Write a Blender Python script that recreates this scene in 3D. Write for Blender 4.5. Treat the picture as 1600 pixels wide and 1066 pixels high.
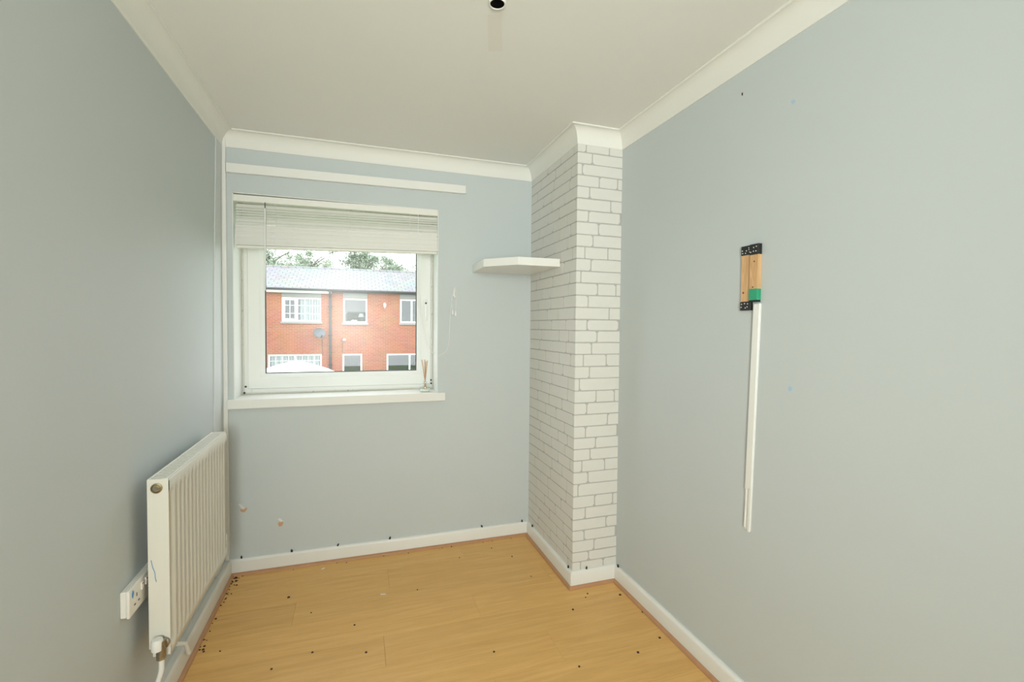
import bpy, bmesh, math, random
from mathutils import Vector, Matrix, noise

random.seed(7)
for o in list(bpy.data.objects):
    bpy.data.objects.remove(o, do_unlink=True)
SC = bpy.context.scene
COL = SC.collection

# ------------------------------------------------------------------ camera
CX, CZ = 0.68241, 1.37490
CAM_R = Vector((0.94911904, -0.31478402, 0.00916939))
CAM_U = Vector((0.00101216, 0.03216587, 0.99948203))
CAM_F = Vector((0.31491591, 0.94861814, -0.03084785))
cd = bpy.data.cameras.new('camera')
cd.sensor_fit = 'HORIZONTAL'
cd.sensor_width = 36.0
cd.lens = 729.545 / 1600.0 * 36.0
cd.clip_start = 0.02
cam = bpy.data.objects.new('camera', cd)
COL.objects.link(cam)
b = -CAM_F
cam.matrix_world = Matrix(((CAM_R.x, CAM_U.x, b.x, CX), (CAM_R.y, CAM_U.y, b.y, 0.0), (CAM_R.z, CAM_U.z, b.z, CZ), (0, 0, 0, 1)))
SC.camera = cam

# ------------------------------------------------------------------ world, light, exposure
world = bpy.data.worlds.new('overcast_sky')
SC.world = world
world.use_nodes = True
wn = world.node_tree
wn.nodes['Background'].inputs['Color'].default_value = (0.93, 0.98, 1.0, 1)
wn.nodes['Background'].inputs['Strength'].default_value = 3.3

def fill_light(name, pos, target, sx, sy, energy, spread=180):   # unseen fill lights added behind the camera in place of a flash
    ld = bpy.data.lights.new(name, 'AREA')
    ld.shape = 'RECTANGLE'
    ld.size, ld.size_y = sx, sy
    ld.energy = energy
    ld.color = (0.965, 1.0, 0.955)
    ld.spread = math.radians(spread)
    lo = bpy.data.objects.new(name, ld)
    COL.objects.link(lo)
    lo.location = pos
    lo.rotation_euler = (Vector(target) - Vector(pos)).to_track_quat('-Z', 'Y').to_euler()
fill_light('fill_light', (0.20, -2.2, 1.90), (1.00, 5.0, 1.75), 0.9, 0.7, 61.0)
fill_light('fill_uplight', (0.55, -1.2, 1.30), (1.10, 2.2, 2.40), 0.5, 0.5, 20.0, 130)

vs = SC.view_settings
vs.view_transform = 'Standard'
vs.look = 'None'
vs.exposure = 0.0
vs.gamma = 1.0
vs.use_curve_mapping = False

# ------------------------------------------------------------------ room measures (metres)
H, D, W = 2.4, 2.874, 2.024
XC, YC = 1.763, 2.205
Y0 = -0.75                                  # rear wall
HC, PC = 0.082, 0.060                       # coving drop / projection
HS, TS = 0.086, 0.018                       # skirting
WX0, WX1, WZ0, WZ1 = 0.047, 1.155, 0.935, 2.084   # window reveal
WY = D + 0.185                              # window frame face

# ------------------------------------------------------------------ materials
def nt(name):
    m = bpy.data.materials.new(name)
    m.use_nodes = True
    n = m.node_tree
    return m, n, n.nodes['Principled BSDF']

def plain(name, col, rough=0.5, metal=0.0, spec=0.5, bump=0.0, bscale=60.0, var=0.0, vscale=4.0):
    m, n, p = nt(name)
    p.inputs['Base Color'].default_value = (*col, 1)
    p.inputs['Roughness'].default_value = rough
    p.inputs['Metallic'].default_value = metal
    p.inputs['Specular IOR Level'].default_value = spec
    tc = n.nodes.new('ShaderNodeTexCoord')
    if var > 0:
        nz = n.nodes.new('ShaderNodeTexNoise')
        nz.inputs['Scale'].default_value = vscale
        nz.inputs['Detail'].default_value = 4
        n.links.new(tc.outputs['Object'], nz.inputs['Vector'])
        r = n.nodes.new('ShaderNodeMix')
        r.data_type = 'RGBA'
        r.inputs[6].default_value = (*[c * (1 - var) for c in col], 1)
        r.inputs[7].default_value = (*[min(1, c * (1 + var)) for c in col], 1)
        n.links.new(nz.outputs['Fac'], r.inputs[0])
        n.links.new(r.outputs[2], p.inputs['Base Color'])
    if bump > 0:
        nb = n.nodes.new('ShaderNodeTexNoise')
        nb.inputs['Scale'].default_value = bscale
        nb.inputs['Detail'].default_value = 3
        n.links.new(tc.outputs['Object'], nb.inputs['Vector'])
        bp = n.nodes.new('ShaderNodeBump')
        bp.inputs['Strength'].default_value = bump
        bp.inputs['Distance'].default_value = 0.002
        n.links.new(nb.outputs['Fac'], bp.inputs['Height'])
        n.links.new(bp.outputs['Normal'], p.inputs['Normal'])
    return m

def speckled(name, col, dark, thresh, scale, rough=0.5):
    """paint or sealant with mould specks"""
    m, n, p = nt(name)
    tc = n.nodes.new('ShaderNodeTexCoord')
    nz = n.nodes.new('ShaderNodeTexNoise')
    nz.inputs['Scale'].default_value = scale
    nz.inputs['Detail'].default_value = 5
    nz.inputs['Roughness'].default_value = 0.7
    n.links.new(tc.outputs['Object'], nz.inputs['Vector'])
    cr = n.nodes.new('ShaderNodeValToRGB')
    cr.color_ramp.elements[0].position = thresh
    cr.color_ramp.elements[0].color = (*col, 1)
    cr.color_ramp.elements[1].position = thresh + 0.12
    cr.color_ramp.elements[1].color = (*dark, 1)
    n.links.new(nz.outputs['Fac'], cr.inputs['Fac'])
    n.links.new(cr.outputs['Color'], p.inputs['Base Color'])
    p.inputs['Roughness'].default_value = rough
    return m

def laminate(name):
    m, n, p = nt(name)
    L = n.links.new
    tc = n.nodes.new('ShaderNodeTexCoord')
    oi = n.nodes.new('ShaderNodeObjectInfo')
    mp = n.nodes.new('ShaderNodeMapping')
    mp.inputs['Scale'].default_value = (1.2, 16, 1)
    off = n.nodes.new('ShaderNodeVectorMath'); off.operation = 'SCALE'
    off.inputs[0].default_value = (37, 91, 13)
    L(oi.outputs['Random'], off.inputs['Scale'])
    ad = n.nodes.new('ShaderNodeVectorMath'); ad.operation = 'ADD'
    L(tc.outputs['Object'], ad.inputs[0]); L(off.outputs[0], ad.inputs[1])
    L(ad.outputs[0], mp.inputs['Vector'])
    n1 = n.nodes.new('ShaderNodeTexNoise')
    n1.inputs['Scale'].default_value = 2.2; n1.inputs['Detail'].default_value = 6
    n1.inputs['Roughness'].default_value = 0.6; n1.inputs['Distortion'].default_value = 0.8
    L(mp.outputs[0], n1.inputs['Vector'])
    mp2 = n.nodes.new('ShaderNodeMapping')
    mp2.inputs['Scale'].default_value = (4, 120, 1)
    L(ad.outputs[0], mp2.inputs['Vector'])
    n2 = n.nodes.new('ShaderNodeTexNoise')
    n2.inputs['Scale'].default_value = 3.0; n2.inputs['Detail'].default_value = 3
    L(mp2.outputs[0], n2.inputs['Vector'])
    cr = n.nodes.new('ShaderNodeValToRGB')
    e = cr.color_ramp.elements
    e[0].position = 0.25; e[0].color = (0.69, 0.385, 0.12, 1)
    e[1].position = 0.75; e[1].color = (0.84, 0.52, 0.19, 1)
    x = e.new(0.5); x.color = (0.77, 0.45, 0.15, 1)
    L(n1.outputs['Fac'], cr.inputs['Fac'])
    mx = n.nodes.new('ShaderNodeMix'); mx.data_type = 'RGBA'; mx.blend_type = 'MULTIPLY'
    mx.inputs[0].default_value = 0.16
    c2 = n.nodes.new('ShaderNodeValToRGB')
    c2.color_ramp.elements[0].position = 0.32; c2.color_ramp.elements[0].color = (0.62, 0.56, 0.48, 1)
    c2.color_ramp.elements[1].position = 0.55; c2.color_ramp.elements[1].color = (1, 1, 1, 1)
    L(n2.outputs['Fac'], c2.inputs['Fac'])
    L(cr.outputs['Color'], mx.inputs[6]); L(c2.outputs['Color'], mx.inputs[7])
    hs = n.nodes.new('ShaderNodeHueSaturation')
    ma = n.nodes.new('ShaderNodeMath'); ma.operation = 'MULTIPLY_ADD'
    ma.inputs[1].default_value = 0.10; ma.inputs[2].default_value = 0.95
    L(oi.outputs['Random'], ma.inputs[0]); L(ma.outputs[0], hs.inputs['Value'])
    L(mx.outputs[2], hs.inputs['Color'])
    L(hs.outputs['Color'], p.inputs['Base Color'])
    p.inputs['Roughness'].default_value = 0.38
    p.inputs['Specular IOR Level'].default_value = 0.35
    return m

def pine(name):
    m, n, p = nt(name)
    L = n.links.new
    tc = n.nodes.new('ShaderNodeTexCoord')
    mp = n.nodes.new('ShaderNodeMapping'); mp.inputs['Scale'].default_value = (40, 40, 4)
    L(tc.outputs['Object'], mp.inputs['Vector'])
    n1 = n.nodes.new('ShaderNodeTexNoise'); n1.inputs['Scale'].default_value = 2.0
    n1.inputs['Detail'].default_value = 4; n1.inputs['Distortion'].default_value = 1.0
    L(mp.outputs[0], n1.inputs['Vector'])
    cr = n.nodes.new('ShaderNodeValToRGB')
    cr.color_ramp.elements[0].position = 0.3; cr.color_ramp.elements[0].color = (0.60, 0.345, 0.155, 1)
    cr.color_ramp.elements[1].position = 0.7; cr.color_ramp.elements[1].color = (0.80, 0.515, 0.265, 1)
    L(n1.outputs['Fac'], cr.inputs['Fac']); L(cr.outputs['Color'], p.inputs['Base Color'])
    p.inputs['Roughness'].default_value = 0.55
    return m

def brickwork(name, c1, c2, cm, bw, bh, mortar, slope=False, rough=0.85):
    """brick / tile courses too small to tell apart from here; pattern in the x-z (or x-y slope) plane"""
    m, n, p = nt(name)
    L = n.links.new
    tc = n.nodes.new('ShaderNodeTexCoord')
    sp = n.nodes.new('ShaderNodeSeparateXYZ'); L(tc.outputs['Object'], sp.inputs[0])
    cb = n.nodes.new('ShaderNodeCombineXYZ'); L(sp.outputs['X'], cb.inputs['X'])
    L(sp.outputs['Y' if slope else 'Z'], cb.inputs['Y'])
    bt = n.nodes.new('ShaderNodeTexBrick')
    bt.inputs['Color1'].default_value = (*c1, 1); bt.inputs['Color2'].default_value = (*c2, 1)
    bt.inputs['Mortar'].default_value = (*cm, 1)
    bt.inputs['Scale'].default_value = 1.0
    bt.inputs['Brick Width'].default_value = bw; bt.inputs['Row Height'].default_value = bh
    bt.inputs['Mortar Size'].default_value = mortar
    L(cb.outputs[0], bt.inputs['Vector'])
    nz = n.nodes.new('ShaderNodeTexNoise'); nz.inputs['Scale'].default_value = 1.3; nz.inputs['Detail'].default_value = 4
    L(tc.outputs['Object'], nz.inputs['Vector'])
    mx = n.nodes.new('ShaderNodeMix'); mx.data_type = 'RGBA'; mx.blend_type = 'MULTIPLY'
    mx.inputs[0].default_value = 0.35
    L(bt.outputs['Color'], mx.inputs[6]); L(nz.outputs['Color'], mx.inputs[7])
    hv = n.nodes.new('ShaderNodeHueSaturation'); hv.inputs['Value'].default_value = 1.2
    L(mx.outputs[2], hv.inputs['Color'])
    L(bt.outputs['Color'], mx.inputs[6])
    mx.blend_type = 'SOFT_LIGHT'
    L(mx.outputs[2], p.inputs['Base Color'])
    p.inputs['Roughness'].default_value = rough
    bp = n.nodes.new('ShaderNodeBump'); bp.inputs['Strength'].default_value = 0.5; bp.inputs['Distance'].default_value = 0.01
    L(bt.outputs['Fac'], bp.inputs['Height']); bp.invert = True
    L(bp.outputs['Normal'], p.inputs['Normal'])
    return m

def thin_glass(name, fac, rough, tint=(1, 1, 1)):
    m = bpy.data.materials.new(name); m.use_nodes = True
    n = m.node_tree; n.nodes.clear()
    out = n.nodes.new('ShaderNodeOutputMaterial')
    t = n.nodes.new('ShaderNodeBsdfTransparent'); t.inputs[0].default_value = (*tint, 1)
    g = n.nodes.new('ShaderNodeBsdfGlossy'); g.inputs['Roughness'].default_value = rough
    mx = n.nodes.new('ShaderNodeMixShader'); mx.inputs[0].default_value = fac
    n.links.new(t.outputs[0], mx.inputs[1]); n.links.new(g.outputs[0], mx.inputs[2])
    n.links.new(mx.outputs[0], out.inputs[0])
    return m

def ceiling_mat():
    m, n, p = nt('ceiling_paint')
    L = n.links.new
    tc = n.nodes.new('ShaderNodeTexCoord')
    nz = n.nodes.new('ShaderNodeTexNoise'); nz.inputs['Scale'].default_value = 2.5
    L(tc.outputs['Object'], nz.inputs['Vector'])
    mx = n.nodes.new('ShaderNodeMix'); mx.data_type = 'RGBA'
    mx.inputs[6].default_value = (0.865, 0.865, 0.825, 1); mx.inputs[7].default_value = (0.885, 0.885, 0.845, 1)
    L(nz.outputs['Fac'], mx.inputs[0]); L(mx.outputs[2], p.inputs['Base Color'])
    p.inputs['Roughness'].default_value = 0.9
    p.inputs['Specular IOR Level'].default_value = 0.2
    return m

M = {}
M['wall'] = plain('grey_wall_paint', (0.590, 0.638, 0.643), 0.6, spec=0.35, bump=0.12, bscale=90, var=0.012, vscale=3)
M['ceiling'] = ceiling_mat()
M['coving'] = plain('coving_white', (0.86, 0.86, 0.81), 0.6, spec=0.3)
M['skirting'] = plain('skirting_gloss', (0.84, 0.835, 0.79), 0.35, spec=0.45, bump=0.1, bscale=30, var=0.02, vscale=8)
M['dirty_skirting'] = speckled('dirty_skirting_gloss', (0.80, 0.78, 0.71), (0.30, 0.28, 0.24), 0.66, 14, 0.4)
M['white'] = plain('white_gloss', (0.87, 0.87, 0.83), 0.35)
M['upvc'] = plain('upvc_white', (0.88, 0.89, 0.86), 0.28)
M['gasket'] = plain('black_gasket', (0.012, 0.012, 0.014), 0.6)
M['sealant'] = speckled('mouldy_sealant', (0.72, 0.71, 0.64), (0.05, 0.045, 0.04), 0.60, 55, 0.6)
M['reveal'] = speckled('reveal_paint', (0.84, 0.86, 0.82), (0.40, 0.38, 0.30), 0.72, 30, 0.6)
M['blind'] = plain('blind_slat_white', (0.86, 0.855, 0.80), 0.4)
M['cord'] = plain('white_cord', (0.90, 0.90, 0.88), 0.5)
M['floor'] = laminate('oak_laminate')
M['subfloor'] = plain('subfloor_dark', (0.16, 0.09, 0.04), 0.8)
M['bead'] = plain('brown_beading', (0.50, 0.265, 0.13), 0.5, var=0.12, vscale=20)
M['brick'] = plain('brick_wallpaper', (0.745, 0.735, 0.69), 0.75, spec=0.3, bump=0.35, bscale=130, var=0.035, vscale=25)
M['joint'] = plain('wallpaper_joint_grey', (0.47, 0.46, 0.43), 0.8, var=0.1, vscale=30)
M['radiator'] = plain('radiator_enamel', (0.79, 0.77, 0.685), 0.3, var=0.015, vscale=6)
M['metal'] = plain('dull_metal', (0.33, 0.30, 0.24), 0.35, metal=0.9)
M['brass'] = plain('worn_brass', (0.45, 0.38, 0.24), 0.35, metal=0.9)
M['dark'] = plain('black_plastic', (0.012, 0.012, 0.013), 0.55)
M['hole'] = plain('black_hole', (0.004, 0.003, 0.004), 0.95, spec=0.05)
M['socket'] = plain('socket_plastic', (0.85, 0.83, 0.77), 0.35)
M['red'] = plain('red_mark', (0.6, 0.03, 0.02), 0.5)
M['blue'] = plain('blue_pen', (0.10, 0.30, 0.55), 0.6)
M['paleblue'] = plain('pale_blue_putty', (0.42, 0.58, 0.72), 0.7)
M['pine'] = pine('pine_wood')
M['knot'] = plain('pine_knot', (0.17, 0.07, 0.025), 0.6)
M['green'] = plain('green_label', (0.02, 0.36, 0.19), 0.5, var=0.12, vscale=60)
M['dot'] = plain('white_dot', (0.80, 0.80, 0.78), 0.6)
M['plaster'] = plain('bare_plaster', (0.62, 0.38, 0.22), 0.9)
M['flake'] = plain('paint_flake', (0.80, 0.80, 0.76), 0.7)
M['debris'] = plain('dark_debris', (0.05, 0.03, 0.02), 0.9)
M['glass'] = thin_glass('window_glass', 0.022, 0.27)
M['jar'] = thin_glass('jar_glass', 0.13, 0.05, (0.96, 0.985, 0.97))
M['liquid'] = plain('scented_oil', (0.86, 0.88, 0.80), 0.1)
M['reed'] = plain('reed_stick', (0.58, 0.32, 0.14), 0.7)
M['extbrick'] = brickwork('red_brickwork', (0.41, 0.150, 0.087), (0.355, 0.120, 0.070), (0.40, 0.225, 0.155), 0.225, 0.075, 0.010)
M['rooftile'] = brickwork('grey_roof_tiles', (0.27, 0.285, 0.285), (0.215, 0.23, 0.23), (0.13, 0.135, 0.14), 0.34, 0.28, 0.018, slope=True, rough=0.7)
M['gutter'] = plain('black_gutter', (0.06, 0.06, 0.065), 0.4)
M['fascia'] = plain('white_fascia', (0.80, 0.80, 0.79), 0.5)
M['lintel'] = plain('grey_panel', (0.30, 0.30, 0.29), 0.7)
M['concrete_shade'] = plain('concrete_shade_grey', (0.33, 0.32, 0.31), 0.9, var=0.15, vscale=1.5)
M['extframe'] = plain('white_window_frame', (0.82, 0.82, 0.81), 0.35)
M['extglass'] = thin_glass('house_pane', 0.10, 0.02, (0.85, 0.9, 0.9))
M['room'] = plain('dim_room_behind_pane', (0.12, 0.12, 0.11), 0.9)
M['net'] = plain('pale_blind_fabric', (0.66, 0.67, 0.66), 0.9)
M['dish'] = plain('grey_dish', (0.13, 0.145, 0.165), 0.45)
M['canvas'] = plain('white_canvas', (0.84, 0.84, 0.84), 0.8)
M['leaf'] = plain('green_leaf', (0.24, 0.31, 0.21), 0.6, var=0.3, vscale=1.0)
M['bark'] = plain('bark', (0.12, 0.09, 0.06), 0.9)
M['grass'] = plain('lawn', (0.09, 0.16, 0.04), 0.9, var=0.25, vscale=0.8)
M['render'] = plain('outside_render', (0.45, 0.2, 0.13), 0.9)

# ------------------------------------------------------------------ mesh helpers
class MB:
    def __init__(s):
        s.bm = bmesh.new()
    def poly(s, pts):
        vs_ = [s.bm.verts.new(p) for p in pts]
        return s.bm.faces.new(vs_)
    def box(s, x0, x1, y0, y1, z0, z1, bev=0.0, seg=1):
        bm = bmesh.new()
        v = [bm.verts.new((x, y, z)) for z in (z0, z1) for y in (y0, y1) for x in (x0, x1)]
        for f in ((0, 2, 3, 1), (4, 5, 7, 6), (0, 1, 5, 4), (2, 6, 7, 3), (0, 4, 6, 2), (1, 3, 7, 5)):
            bm.faces.new([v[i] for i in f])
        if bev > 0:
            bmesh.ops.bevel(bm, geom=list(bm.edges), offset=bev, segments=seg, affect='EDGES', profile=0.5)
        s.absorb(bm)
        return s
    def absorb(s, bm, mat=None):
        me = bpy.data.meshes.new('tmp')
        bm.to_mesh(me); bm.free()
        if mat is not None:
            me.transform(mat)
        s.bm.from_mesh(me)
        bpy.data.meshes.remove(me)
    def prism(s, pts, axis, a, b_, bev=0.0):
        """outline pts in the two other axes (cyclic order), extruded along axis from a to b_"""
        def P(p, t):
            if axis == 'z': return (p[0], p[1], t)
            if axis == 'y': return (p[0], t, p[1])
            return (t, p[0], p[1])
        bm = bmesh.new()
        lo_ = [bm.verts.new(P(p, a)) for p in pts]
        hi = [bm.verts.new(P(p, b_)) for p in pts]
        n = len(pts)
        bm.faces.new(lo_); bm.faces.new(list(reversed(hi)))
        for i in range(n):
            bm.faces.new((lo_[i], hi[i], hi[(i + 1) % n], lo_[(i + 1) % n]))
        bmesh.ops.recalc_face_normals(bm, faces=list(bm.faces))
        if bev > 0:
            bmesh.ops.bevel(bm, geom=list(bm.edges), offset=bev, segments=1, affect='EDGES')
        s.absorb(bm)
        return s
    def tube(s, pts, r, n=8, caps=True):
        pts = [Vector(p) for p in pts]
        rr = r if isinstance(r, (list, tuple)) else [r] * len(pts)
        rings = []
        up = None
        for i, p in enumerate(pts):
            t = (pts[min(i + 1, len(pts) - 1)] - pts[max(i - 1, 0)]).normalized()
            if up is None:
                up = Vector((0, 0, 1)) if abs(t.z) < 0.9 else Vector((1, 0, 0))
            a = t.cross(up).normalized(); c = a.cross(t).normalized(); up = c
            rings.append([s.bm.verts.new(p + (a * math.cos(2 * math.pi * k / n) + c * math.sin(2 * math.pi * k / n)) * rr[i]) for k in range(n)])
        for i in range(len(rings) - 1):
            for k in range(n):
                s.bm.faces.new((rings[i][k], rings[i][(k + 1) % n], rings[i + 1][(k + 1) % n], rings[i + 1][k]))
        if caps:
            s.bm.faces.new(list(reversed(rings[0]))); s.bm.faces.new(rings[-1])
        return s
    def lathe(s, prof, org, axis='z', n=20, closed=False):
        """prof: (radius, height) along axis from org"""
        org = Vector(org)
        rings = []
        for r, h in prof:
            ring = []
            for k in range(n):
                c, si = r * math.cos(2 * math.pi * k / n), r * math.sin(2 * math.pi * k / n)
                ring.append(s.bm.verts.new(org + (Vector((c, si, h)) if axis == 'z' else Vector((c, h, si)) if axis == 'y' else Vector((h, c, si)))))
            rings.append(ring)
        for i in range(len(rings) - 1):
            for k in range(n):
                s.bm.faces.new((rings[i][k], rings[i][(k + 1) % n], rings[i + 1][(k + 1) % n], rings[i + 1][k]))
        if closed:
            s.bm.faces.new(rings[0]); s.bm.faces.new(rings[-1])
        return s

ORG = {}
def finish(name, mb, mat, parent=None, smooth=None, origin=None):
    bm = mb.bm
    bmesh.ops.recalc_face_normals(bm, faces=list(bm.faces))
    xs = [v.co for v in bm.verts]
    lo_ = Vector((min(v.x for v in xs), min(v.y for v in xs), min(v.z for v in xs)))
    hi = Vector((max(v.x for v in xs), max(v.y for v in xs), max(v.z for v in xs)))
    org = Vector(origin) if origin is not None else Vector(((lo_.x + hi.x) / 2, (lo_.y + hi.y) / 2, lo_.z))
    bmesh.ops.translate(bm, verts=list(bm.verts), vec=-org)
    me = bpy.data.meshes.new(name)
    bm.to_mesh(me); bm.free()
    me.materials.append(M[mat] if isinstance(mat, str) else mat)
    if smooth is not None:
        me.shade_smooth()
        me.set_sharp_from_angle(angle=math.radians(smooth))
    o = bpy.data.objects.new(name, me)
    COL.objects.link(o)
    place(o, org, parent)
    return o

def place(o, org, parent):
    ORG[o] = Vector(org)
    if parent is not None:
        o.parent = parent
        o.location = Vector(org) - ORG[parent]
    else:
        o.location = org

def tag(o, label, cat, group=None):
    o['label'] = label
    o['category'] = cat
    if group: o['group'] = group
    return o

def thing(name, loc, label, cat, group=None):
    o = bpy.data.objects.new(name, None)
    o.empty_display_size = 0.05
    COL.objects.link(o)
    place(o, loc, None)
    return tag(o, label, cat, group)

def struct(o, label=None, cat=None):
    o['kind'] = 'structure'
    if label: o['label'] = label
    if cat: o['category'] = cat
    return o

def bx(name, mat, parent, x0, x1, y0, y1, z0, z1, bev=0.0, seg=1):
    return finish(name, MB().box(x0, x1, y0, y1, z0, z1, bev, seg), mat, parent)

# ------------------------------------------------------------------ room shell
T = 0.12
# floor: laminate planks laid along the window wall on a dark underlay
fl = struct(bx('floor', 'subfloor', None, -T, W + T, Y0 - T, D + T, -0.06, -0.009), 'oak laminate floor of long planks', 'floor')
row_h = 0.193
planks = []
yy = D - 0.004
k = 0
while yy > Y0:
    y1_, y0_ = yy, max(yy - row_h, Y0)
    start = -((k * 0.447) % 1.29)
    if k == 5: start = 1.494 - 1.29
    x = start
    while x < W:
        a, c = max(x, 0.0), min(x + 1.29, W)
        if c - a > 0.01 and y1_ - y0_ > 0.01:
            finish('plank', MB().box(a + 0.0003, c - 0.0003, y0_ + 0.0003, y1_ - 0.0003, -0.009, 0.0, 0.0005), 'floor', fl)
        x += 1.29
    yy -= row_h
    k += 1

cei = struct(bx('ceiling', 'ceiling', None, -T, W + T, Y0 - T, D + 0.3, H, H + 0.12), 'plain cream white painted ceiling', 'ceiling')
wl = struct(bx('wall_left', 'wall', None, -T, 0, Y0 - T, D, -0.06, H), 'plain pale grey painted wall behind the radiator', 'wall')
wr = struct(bx('wall_right', 'wall', None, W, W + T, Y0 - T, D, -0.06, H), 'large plain pale grey painted wall on the right', 'wall')

mb = MB()                                            # window wall with its opening
mb.box(-T, WX0, D, D + 0.28, -0.06, H)
mb.box(WX1, W + T, D, D + 0.28, -0.06, H)
mb.box(WX0, WX1, D, D + 0.28, -0.06, WZ0)
mb.box(WX0, WX1, D, D + 0.28, WZ1, H)
wb = struct(finish('wall_back', mb, 'wall'), 'pale grey painted wall around the window', 'wall')
mb = MB()                                            # unseen rear wall, its doorway opening sized to trim the fill light
mb.box(-T, 0.17, Y0 - T, Y0, -0.06, H)
mb.box(1.07, W + T, Y0 - T, Y0, -0.06, H)
mb.box(0.17, 1.07, Y0 - T, Y0, 2.32, H)
struct(finish('wall_front', mb, 'wall'), 'pale grey rear wall, unseen, its doorway sized for the fill light', 'wall')
mb = MB()                                            # landing beyond the doorway
mb.box(-0.2, 1.6, -3.0, -2.9, -0.06, H)
mb.box(-0.3, -0.2, -3.0, Y0 - T, -0.06, H)
mb.box(1.6, 1.7, -3.0, Y0 - T, -0.06, H)
mb.box(-0.3, 1.7, -3.0, Y0 - T, H, H + 0.1)
mb.box(-0.3, 1.7, -3.0, Y0 - T, -0.12, -0.06)
struct(finish('wall_landing', mb, 'ceiling'), 'plain walls of the landing', 'wall')

# reveal lining and head, painted white
mb = MB()
mb.box(WX0, WX0 + 0.004, D + 0.0005, WY + 0.01, WZ0, WZ1)
mb.box(WX1 - 0.004, WX1, D + 0.0005, WY + 0.01, WZ0, WZ1)
mb.box(WX0, WX1, D + 0.0005, WY + 0.01, WZ1 - 0.004, WZ1)
lin = finish('reveal_lining', mb, 'reveal', wb)

# chimney breast papered with printed brick wallpaper
ch = struct(bx('wall_chimney', 'joint', None, XC, W, YC, D, -0.06, H), 'chimney breast papered in off white brick pattern', 'wall')
courses = [2.338, 2.279, 2.221, 2.163, 2.105, 2.044, 1.982, 1.922, 1.858, 1.795, 1.732, 1.668, 1.606, 1.542, 1.479, 1.415, 1.357, 1.294,
           1.232, 1.168, 1.105, 1.040, 0.976, 0.914, 0.851, 0.790, 0.730, 0.670, 0.608, 0.545, 0.479, 0.417, 0.355, 0.296, 0.240, 0.180, 0.128, 0.070]
FRONT = [[.18, .70], [.32], [.10], [.48, .90], [.27], [.75], [.25, .975], [.48], [.36]]
SIDE = [[2.612, 2.411, 2.257], [2.715, 2.493, 2.357], [2.772, 2.515, 2.282], [2.665, 2.548, 2.297], [2.735, 2.545, 2.359], [2.596, 2.438, 2.228],
        [2.735, 2.524, 2.326], [2.672, 2.415, 2.283], [2.70, 2.50, 2.316]]
rnd = random.Random(3)
def paper_brick(a, c, z0, z1, place3d, wrap0, wrap1):
    """one printed and embossed brick: wobbly rounded outline, a millimetre proud"""
    g = 0.0028
    a += 0 if wrap0 else g; c -= 0 if wrap1 else g
    z0 += g; z1 -= g
    j = lambda s: rnd.uniform(-s, s)
    cr = [rnd.choice((0.002, 0.004, 0.010)) for _ in range(4)]
    if wrap0: cr[0] = cr[3] = 0.0004
    if wrap1: cr[1] = cr[2] = 0.0004
    cr = [min(q, (c - a) * .22) for q in cr]
    mid = (a + c) / 2
    jm = min(.02, (c - a) * .15)
    pts = [(a + cr[0], z0), (mid + j(jm), z0 + j(.0012)), (c - cr[1], z0), (c, z0 + cr[1]), (c, z1 - cr[2]), (c - cr[2], z1),
           (mid + j(jm), z1 + j(.0012)), (a + cr[3], z1), (a, z1 - cr[3]), (a, z0 + cr[0])]
    mb = MB()
    t = 0.0012
    cx_, cz_ = (a + c) / 2, (z0 + z1) / 2
    ins = []
    for (u, w) in pts:
        ins.append((u - math.copysign(0.0008, u - cx_) * (0 if (wrap0 and u < cx_) or (wrap1 and u > cx_) else 1), w - math.copysign(0.0008, w - cz_)))
    lo_ = [mb.bm.verts.new(place3d(u, w, 0.0)) for u, w in pts]
    hi = [mb.bm.verts.new(place3d(u, w, t)) for u, w in ins]
    n = len(pts)
    mb.bm.faces.new(hi)
    for i in range(n):
        mb.bm.faces.new((lo_[i], lo_[(i + 1) % n], hi[(i + 1) % n], hi[i]))
    finish('brick', mb, 'brick', ch)

for r in range(len(courses) - 1):
    z1_, z0_ = min(courses[r], H - HC + 0.012), courses[r + 1]
    fr = [0.0] + FRONT[r % 9] + [1.0]
    for i in range(len(fr) - 1):
        a, c = XC + fr[i] * (W - XC), XC + fr[i + 1] * (W - XC)
        if c - a > 0.012:
            paper_brick(a, c, z0_, z1_, lambda u, w, t: (u, YC - t, w), i == 0, i == len(fr) - 2)
    sd = [D] + [s + rnd.uniform(-.006, .006) for s in SIDE[r % 9]] + [YC]
    for i in range(len(sd) - 1):
        a, c = sd[i + 1], sd[i]
        paper_brick(a, c, z0_, z1_, lambda u, w, t: (XC - t, u, w), i == len(sd) - 2, i == 0)

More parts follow.
